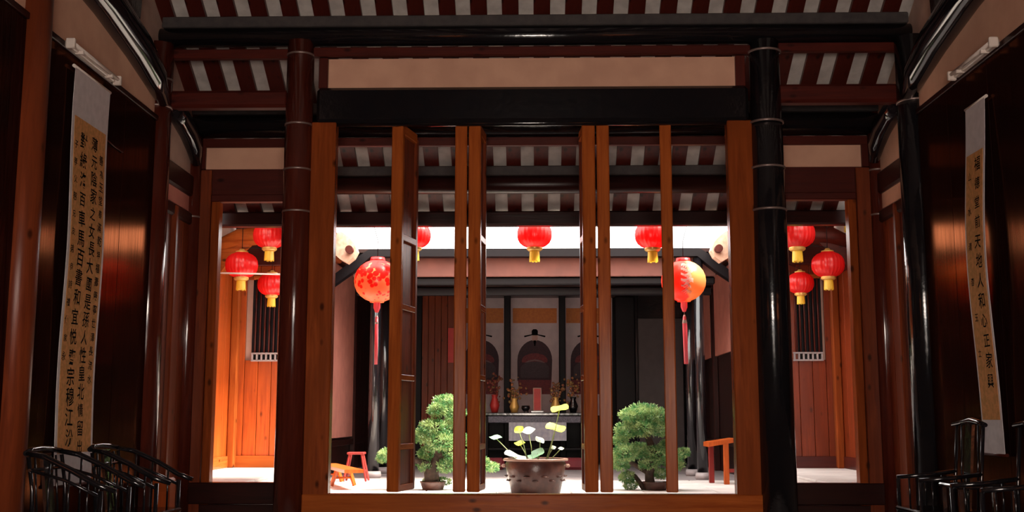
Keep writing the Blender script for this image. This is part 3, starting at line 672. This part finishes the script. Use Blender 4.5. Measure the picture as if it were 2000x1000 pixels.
bonsai('cloud-pruned green bonsai tree right of the lotus pot, beside the cream lantern', XY(1272, yb_), yb_,
       [([(1272, 968, 0), (1268, 925, 0), (1280, 890, 0), (1264, 850, 0), (1256, 815, 0)], [.08, .06, .05, .045, .03]),
        ([(1268, 925, 0), (1235, 905, 0), (1215, 890, 0)], [.035, .03, .02]), ([(1276, 895, 0), (1310, 890, 0), (1335, 880, 0)], [.04, .03, .02]), ([(1262, 960, 0), (1240, 930, .1), (1222, 920, .1)], [.04, .03, .02])],
       [(1256, 806, 0, 1.0), (1232, 812, -.1, .9), (1280, 812, 0, .95), (1225, 840, 0, .85), (1258, 836, -.12, 1.0), (1290, 838, .1, .9), (1222, 885, -.1, .95), (1250, 880, .1, .9),
        (1282, 886, 0, .9), (1312, 890, -.1, .8), (1334, 884, .05, .6), (1210, 905, .1, .8), (1316, 905, .1, .7), (1225, 932, .1, .7), (1270, 905, -.05, .7), (1210, 860, .1, .6), (1302, 868, .1, .6), (1232, 948, .05, .5), (1290, 925, .05, .6)])

# ============================================================ LANTERNS
def small_lantern(d):
    """local, centre of the body at origin"""
    r = d / 2; h = r * .82
    g = root('red_lantern', 'x', 'lantern', (0, 0, 0))
    prof = [(r * .36, h)] + [(r * max(.36, (1 - abs(t) ** 2.6) ** .5), h * t) for t in (.93, .8, .6, .35, .1, -.1, -.35, -.6, -.8, -.93)] + [(r * .36, -h)]
    part('lantern_body', MB().lathe(prof, n=72, rib=.05, nr=24), LRED, g)
    part('top_cap', MB().lathe([(0, h + .045), (r * .12, h + .045), (r * .2, h + .02), (r * .38, h + .01), (r * .38, h - .01)], n=20), LCAP, g)
    part('bottom_ring', MB().lathe([(r * .44, -h + .02), (r * .46, -h - .01), (r * .36, -h - .03), (0, -h - .03)], n=20), LCAP, g)
    m = MB()
    for k in range(26):
        a = 2 * pi * k / 26; rr_ = r * .26; x, y = rr_ * cos(a), rr_ * sin(a); tx, ty = -sin(a) * .016, cos(a) * .016; L = .13 + .01 * (k % 3)
        m.add([(x - tx, y - ty, -h - .02), (x + tx, y + ty, -h - .02), (x * 1.12 + tx, y * 1.12 + ty, -h - .02 - L), (x * 1.12 - tx, y * 1.12 - ty, -h - .02 - L)], [(0, 1, 2, 3)])
    part('fringe', m, LYEL, g, kind='stuff')
    return g
proto = small_lantern(.45)
spots = [(1044, 458, 14.15, 1.0, 'round red lantern with yellow fringe hanging from the eave exactly above the lotus pot'),
         (810, 460, 14.15, .93, 'red lantern under the eave half hidden behind the leftmost folded door leaf'),
         (1274, 459, 14.15, 1.0, 'red lantern under the eave left of the thin right door leaf, above the right bonsai'),
         (472, 518, 15.3, 1.0, 'larger low red lantern nearest the left jamb of the left side doorway'),
         (527, 460, 15.0, 1.0, 'upper red lantern in the left side doorway, cut by the brown column'),
         (531, 556, 15.8, .9, 'lowest small red lantern in the left side doorway, against the barred window'),
         (1556, 457, 14.6, 1.06, 'upper red lantern in the right side doorway, cut by the black column'),
         (1617, 517, 15.4, 1.0, 'larger red lantern nearest the right jamb of the right side doorway'),
         (1563, 553, 15.8, .85, 'lowest small red lantern in the right side doorway, against the barred window'),
         (1655, 415, 15.9, .8, 'dim red lantern in the top right corner of the right side doorway')]
for i, (px, py, Y, sc, lab) in enumerate(spots):
    o = proto if i == 0 else copy_tree(proto)
    o.location = P(px, py, Y); o.scale = (sc, sc, sc); o.rotation_euler = (0, 0, i * .7); o['label'] = lab; o['group'] = 'small red lanterns of the courtyard'
    h = .185; up = (4.62 - o.location.z) / sc
    if Y < 14.5: m = MB().tube([(0, 0, h + .03), (0, 0, h + .06), Matrix.Rotation(-i * .7, 3, 'Z') @ Vector((0, (13.64 - Y) / sc, h + .10))], .005, 6)
    else:
        zc = 3.90 + (abs(o.location.x) - 3.02) * .466
        m = MB().tube([(0, 0, h + .03), (0, 0, (zc + .03 - o.location.z) / sc)], .005, 6)
    cd = bpy.data.objects.new('cord', m.mesh('cord', BLACKM)); COL.objects.link(cd); cd.parent = o
def pat_left(nt):
    tc = N(nt, 'ShaderNodeTexCoord'); sp = N(nt, 'ShaderNodeSeparateXYZ'); nt.links.new(tc.outputs['Object'], sp.inputs[0])
    v = N(nt, 'ShaderNodeTexVoronoi', Scale=15.0); nt.links.new(tc.outputs['Object'], v.inputs['Vector'])
    ad = N(nt, 'ShaderNodeMath', operation='MULTIPLY_ADD'); nt.links.new(sp.outputs[2], ad.inputs[0]); ad.inputs[1].default_value = -1.4; nt.links.new(v.outputs['Distance'], ad.inputs[2])
    return mixc(nt, ramp(nt, ad.outputs[0], .50, .58), (.80, .02, .012), (.80, .40, .17))
def pat_right(nt):
    tc = N(nt, 'ShaderNodeTexCoord'); sp = N(nt, 'ShaderNodeSeparateXYZ'); nt.links.new(tc.outputs['Object'], sp.inputs[0])
    n = N(nt, 'ShaderNodeTexNoise', Scale=9.0); nt.links.new(tc.outputs['Object'], n.inputs[0])
    ad = N(nt, 'ShaderNodeMath', operation='MULTIPLY_ADD'); nt.links.new(n.outputs[0], ad.inputs[0]); ad.inputs[1].default_value = .12; nt.links.new(sp.outputs[0], ad.inputs[2])
    base = mixc(nt, ramp(nt, ad.outputs[0], .07, .10), (.85, .05, .03), (.78, .42, .14))
    return base
def big_lantern(px, py, Y, d, lab, mt, marks, tail_dx, tail_w):
    r = d / 2; h = r * .93; c = P(px, py, Y)
    g = root('paper_lantern', lab, 'lantern', c)
    def A(mb): mb.v = [v + c for v in mb.v]; return mb
    part('lantern_body', A(MB().lathe([(r * .3, h)] + [(r * max(.3, (1 - abs(t) ** 2.1) ** .5), h * t) for t in (.95, .85, .7, .5, .25, 0, -.25, -.5, -.7, -.85, -.95)] + [(r * .3, -h)], n=40, rib=.015, nr=20)), mt, g)
    part('top_ring', A(MB().lathe([(0, h + .03), (r * .3, h + .03), (r * .33, h - .01)], n=20)), LRED, g)
    part('tassel_knot', A(MB().lathe([(r * .15, -h), (r * .15, -h - .07), (r * .07, -h - .13)], n=14)), TASP, g)
    part('cord', A(MB().tube([(0, 0, h), (0, 0, h + .25), (0, 13.62 - Y, h + .48)], .005, 6)), BLACKM, g)
    part('tassel_cord', A(MB().tube([(0, 0, -h - .1), (tail_dx * .2, 0, -h - .2)], .004, 6)), BRONZE, g)
    part('tassel', A(MB().tube([(tail_dx * .2, 0, -h - .19), (tail_dx * .4, 0, -h - .3), (tail_dx, 0, -h - .80)], [.02, tail_w, tail_w * .9], 12)), TASP, g, 'long pink silk tassel')
    part('tassel_head', A(MB().tube([(tail_dx * .2, 0, -h - .17), (tail_dx * .35, 0, -h - .28)], [.012, tail_w * 1.08], 12)), TASW, g, 'white top of the tassel')
    if marks:
        for j in range(6):                              # pale brush strokes down the red side
            m = MB()
            for k in range(3):
                za = h * (.62 - j * .24 - k * .05); a0 = R(-104) + k * .1; L = .55 - .1 * k
                prev = None
                for q in range(6):
                    a = a0 + L * q / 5 * (1 if j % 2 else .8); zz = za + .012 * sin(q * 1.3 + j)
                    rr_ = r * max(.3, (1 - abs(zz / h) ** 2.1) ** .5) * 1.015
                    p = (rr_ * cos(a), rr_ * sin(a), zz); p2 = (rr_ * cos(a), rr_ * sin(a), zz + (.030 if k == 0 else .012))
                    if prev: m.add([prev[0], p, p2, prev[1]], [(0, 1, 2, 3)])
                    prev = (p, p2)
            part('brush_stroke', A(m), TASW, g)
big_lantern(737, 549, 14.3, .60, 'big round lantern with red and orange flower pattern left of the leftmost door leaf', paper('patterned_lantern_paper', None, .45, pat_left), False, .0, .022)
big_lantern(1335, 549, 14.3, .575, 'big round cream and red lettered lantern behind the rightmost thin door leaf', paper('lettered_lantern_paper', None, .45, pat_right), True, .01, .03)
# rod across the left side doorway
a = P(420, 533, 15.0); b_ = P(560, 536, 15.0)
solo('hanging_rod', MB().tube([a, b_], .012, 8), WHITEP, 'thin pale rod crossing the left side doorway behind the lanterns', 'rod', a)

# ============================================================ CALLIGRAPHY SCROLLS
def glyphs(cols, place):
    """cols: list of (u, v0, dv, size, text); returns a mesh builder of ink strokes placed by place(u, v)"""
    out_ = []
    for (u0, v0, dv, size, text) in cols:
        for i, ch in enumerate(text):
            cu = bpy.data.curves.new('t', 'FONT'); cu.body = ch; cu.size = size * random.uniform(.86, 1.12); cu.align_x = 'CENTER'; cu.align_y = 'CENTER'; cu.offset = size * .012; cu.resolution_u = 2
            ob = bpy.data.objects.new('t', cu); COL.objects.link(ob); bpy.context.view_layer.update()
            me_ = bpy.data.meshes.new_from_object(ob.evaluated_get(bpy.context.evaluated_depsgraph_get()))
            ca, sa = cos(random.uniform(-.10, .10)), sin(random.uniform(-.12, .08)); ju = random.uniform(-.008, .008)
            vs = [place(u0 + ju + v.co.x * ca - v.co.y * sa, v0 - dv * i + v.co.x * sa * .6 + v.co.y) for v in me_.vertices]
            out_.append(MB().add(vs, [list(p.vertices) for p in me_.polygons]))
            bpy.data.objects.remove(ob); bpy.data.meshes.remove(me_); bpy.data.curves.remove(cu)
    return out_
def hang(s, ya, yb2, z0, z1, zt0, zt1, bw_, cols, label, curl=0):
    """ya = edge on the reader's left, yb2 = right; paper hangs a few cm off the wall"""
    Xw = s * 3.8; dirv = 1 if yb2 > ya else -1
    def bow(z, e=0): return Xw - s * (.045 + e + curl * sin(pi * (z - z0) / (z1 - z0)) + .01 * sin(3 * z))
    g = root('calligraphy_scroll', label, 'scroll', (Xw - s * .04, (ya + yb2) / 2, z0))
    def sheet(y0, y1, za, zb2, e, th=.004):
        m = MB(); n = 24; vs = []
        for i in range(n + 1):
            z = za + (zb2 - za) * i / n
            for y in (y0, y1):
                for t in (0, th): vs.append((bow(z, e) + s * t, y, z))
        fs = []
        for i in range(n):
            q = i * 4; r_ = q + 4
            fs += [(q, q + 2, r_ + 2, r_), (q + 1, r_ + 1, r_ + 3, q + 3), (q, r_, r_ + 1, q + 1), (q + 2, q + 3, r_ + 3, r_ + 2)]
        fs += [(0, 1, 3, 2), (n * 4, n * 4 + 2, n * 4 + 3, n * 4 + 1)]
        return m.add(vs, fs)
    part('mount', sheet(ya, yb2, z0, z1, 0), SILK, g, 'white silk mount')
    part('paper', sheet(ya + dirv * bw_, yb2 - dirv * bw_, zt0, zt1, .004, .003), GOLD, g, 'speckled ochre paper')
    for z in (z0, z1): part('roller', MB().tube([(bow(z, -.01), ya - dirv * .02, z), (bow(z, -.01), yb2 + dirv * .02, z)], .014, 10), W['rY'] if z == z0 else WHITEP, g)
    yc_ = (ya + yb2) / 2
    for q in glyphs(cols, lambda u, v: Vector((bow(v, .0065), yc_ + dirv * u, v))): part('character', q, INK, g)
hang(-1, 8.75, 9.50, .66, 4.06, .915, 3.66, .045,
     [(-.13, 3.47, .163, .148, '對綠洛百車馬百書和宜悦齊宗穆江汾'), (.09, 3.50, .150, .13, '薄元陰家之女長大國是孫人性皇北情留出'),
      (.25, 3.40, .118, .085, '善為玉堂春滿乾坤福壽康寧世澤長流水'), (-.285, 3.42, .145, .07, '子孝父慈兄友弟恭詩禮傳家永')],
     'long ochre calligraphy scroll with four columns of black characters on the left wall')
hang(1, 9.47, 9.06, .90, 3.85, 1.18, 3.42, .03, [(.07, 3.30, .165, .125, '福德堂前天地人和心正家興'), (-.09, 3.22, .30, .07, '山水清音玉立')],
     'narrow pale calligraphy scroll with sparse black characters on the right wall', .05)
# ============================================================ TUBE LAMPS (switched off)
def tube_lamp(s, y0, y1, z, label):
    X = s * 3.76
    g = root('tube_lamp', label, 'lamp', (X, (y0 + y1) / 2, z))
    part('lamp_body', MB().box(X + s * .02, X - s * .03, y0 + .03, y1 - .03, z + .0, z + .06, .008), WHITEP, g)
    part('lamp_tube', MB().tube([(X - s * .05, y0 + .03, z + .03), (X - s * .05, y1 - .03, z + .03)], .016, 12), WHITEP, g)
    for y in (y0, y1): part('lamp_holder', MB().box(X + s * .0, X - s * .075, y - .005 if y == y0 else y - .03, y + .03 if y == y0 else y + .005, z - .02, z + .065, .008), WHITEP, g)
    for y in (y0 + .2, y1 - .2): part('clip', MB().box(X + s * .0, X - s * .07, y - .012, y + .012, z - .01, z + .02, .003), WHITEP, g)
a, b_ = PX(134, 105, -3.73), PX(228, 165, -3.73)
tube_lamp(-1, a.y, b_.y, 4.16, 'unlit white tube lamp above the left calligraphy scroll')
a, b_ = PX(1944, 92, 3.73), PX(1860, 155, 3.73)
tube_lamp(1, a.y, b_.y, 4.18, 'unlit white tube lamp above the right calligraphy scroll')
c1, c2, c3 = PX(203, 268, -3.79), PX(222, 285, -3.79), PX(240, 298, -3.79)
solo('wall_cable', MB().tube([c1, c2, c3], .006, 6), W['rY'], 'thin cable on the dark left wall right of the calligraphy scroll', 'cable', c1)

# ============================================================ CHAIRS
CH = BLACK
def chair(label, low):
    """back against local -Y ... faces +X; local origin under the back, width along Y"""
    g = root('armchair', label, 'chair', (0, 0, 0)); w_ = .29; D = .52
    part('seat', MB().box(.0, D, -w_, w_, .44, .48, .012), CH, g)
    part('seat_apron', MB().box(D - .03, D - .005, -w_ + .02, w_ - .02, .36, .44, .005), CH, g)
    for sy in (-1, 1):
        y = sy * (w_ - .02)
        part('leg', MB().tube([(.03, y, 0), (.03, y, .46)], .017, 8), CH, g); part('leg', MB().tube([(D - .03, y, 0), (D - .03, y, .70)], .017, 8), CH, g)
        part('stretcher', MB().box(.03, D - .03, y - .01, y + .01, .12, .15), CH, g)
    part('stretcher', MB().box(D - .045, D - .02, -w_ + .02, w_ - .02, .09, .13), CH, g)
    top_ = .95 if low else 1.16
    for sy in (-1, 1):
        y = sy * (w_ - .02)
        part('back_post', MB().tube([(.03, y, .46), (.02, y, .7), (-.02, y, top_ - .02)], .015, 8), CH, g)
        if low:
            part('arm', MB().tube([(-.03, y * 1.02, .955), (.10, y * 1.06, .93), (.30, y * 1.12, .84), (.48, y * 1.1, .74), (.60, y * 1.04, .70)], [.018, .02, .02, .02, .017], 10), CH, g)
            part('arm_rail', MB().tube([(-.0, y, .84), (.25, y, .77), (.49, y, .66)], .012, 8), CH, g)
        else:
            part('arm', MB().tube([(.01, y, .76), (.25, y, .73), (.50, y, .71)], .017, 8), CH, g)
        for q in (.13, .27, .40):
            zt_ = (.955 - .42 * q if low else .73); part('spindle', MB().tube([(q, y, .47), (q, y, zt_)], .008, 6), CH, g)
    if low:
        part('crest_rail', MB().tube([(-.03, -w_, .955), (-.06, -w_ * .5, .975), (-.065, 0, .98), (-.06, w_ * .5, .975), (-.03, w_, .955)], .02, 10), CH, g)
        part('back_rail', MB().tube([(-.0, -w_, .84), (-.0, w_, .84)], .012, 8), CH, g)
    else:
        part('crest_rail', MB().tube([(-.01, -w_ - .05, top_ - .02), (-.03, -w_ * .55, top_), (-.035, 0, top_ + .015), (-.03, w_ * .55, top_), (-.01, w_ + .05, top_ - .02)], [.017, .022, .028, .022, .017], 12), CH, g)
    part('back_splat', MB().prism([(.02, -.07, .48), (.02, .07, .48), (.0, .07, .75), (-.045, .075, top_), (-.045, -.075, top_), (.0, -.07, .75)][:0] or [(.03, -.07, .48), (.05, -.07, .48), (-.01, -.07, top_), (-.035, -.07, top_)], (0, .14, 0)), CH, g)
    for q in (-.17, .17): part('back_spindle', MB().tube([(.02, q, .48), (-.02, q, top_ - .02)], .008, 6), CH, g)
    return g
lc = chair('black armchair with sloping curved arms by the left wall, in front of the scroll foot', True)
lc2 = copy_tree(lc)
lc.location = (-3.45, 7.95, 0)
lc2.location = (-3.38, 8.88, 0); lc2['label'] = 'black armchair with sloping curved arms, between the left scroll and the wall column'
for o in (lc, lc2): o['group'] = 'low-backed armchairs along the left wall'
rc = chair('tall-backed black armchair by the right wall, left of the narrow scroll foot', False)
rc2 = copy_tree(rc)
rc.location = (3.50, 9.15, 0); rc.rotation_euler = (0, 0, pi)
rc2.location = (3.50, 7.95, 0); rc2.rotation_euler = (0, 0, pi); rc2['label'] = 'tall-backed black armchair at the right edge of the picture'
for o in (rc, rc2): o['group'] = 'tall-backed armchairs along the right wall'
def tea_table(x, y, label):
    g = root('tea_table', label, 'table', (x, y, 0))
    part('table_top', MB().box(x - .22, x + .22, y - .2, y + .2, .68, .71, .01), BLACK, g)
    for a in (-1, 1):
        for c in (-1, 1): part('leg', MB().box(x + a * .19 - .015, x + a * .19 + .015, y + c * .17 - .015, y + c * .17 + .015, 0, .68), BLACK, g)
    part('shelf', MB().box(x - .19, x + .19, y - .17, y + .17, .3, .32), BLACK, g)
tea_table(3.3, 8.5, 'small black tea table between the two armchairs by the right wall')
a, b_ = P(293, 995, 10.2), P(331, 934, 10.2)
g = root('lit_patch_block', 'orange block added for the lit patch behind the left armchairs, at the foot of the wall column', 'stand', ((a.x + b_.x) / 2, 10.2, 0))
part('patch_body', MB().box(a.x, b_.x, 10.2, 10.4, .1, b_.z, .02), W['bright'], g)  # bright orange box added in place of a lit patch of wood
part('patch_foot', MB().box(a.x - .03, b_.x + .03, 10.17, 10.43, 0, .1, .01), W['dX'], g)
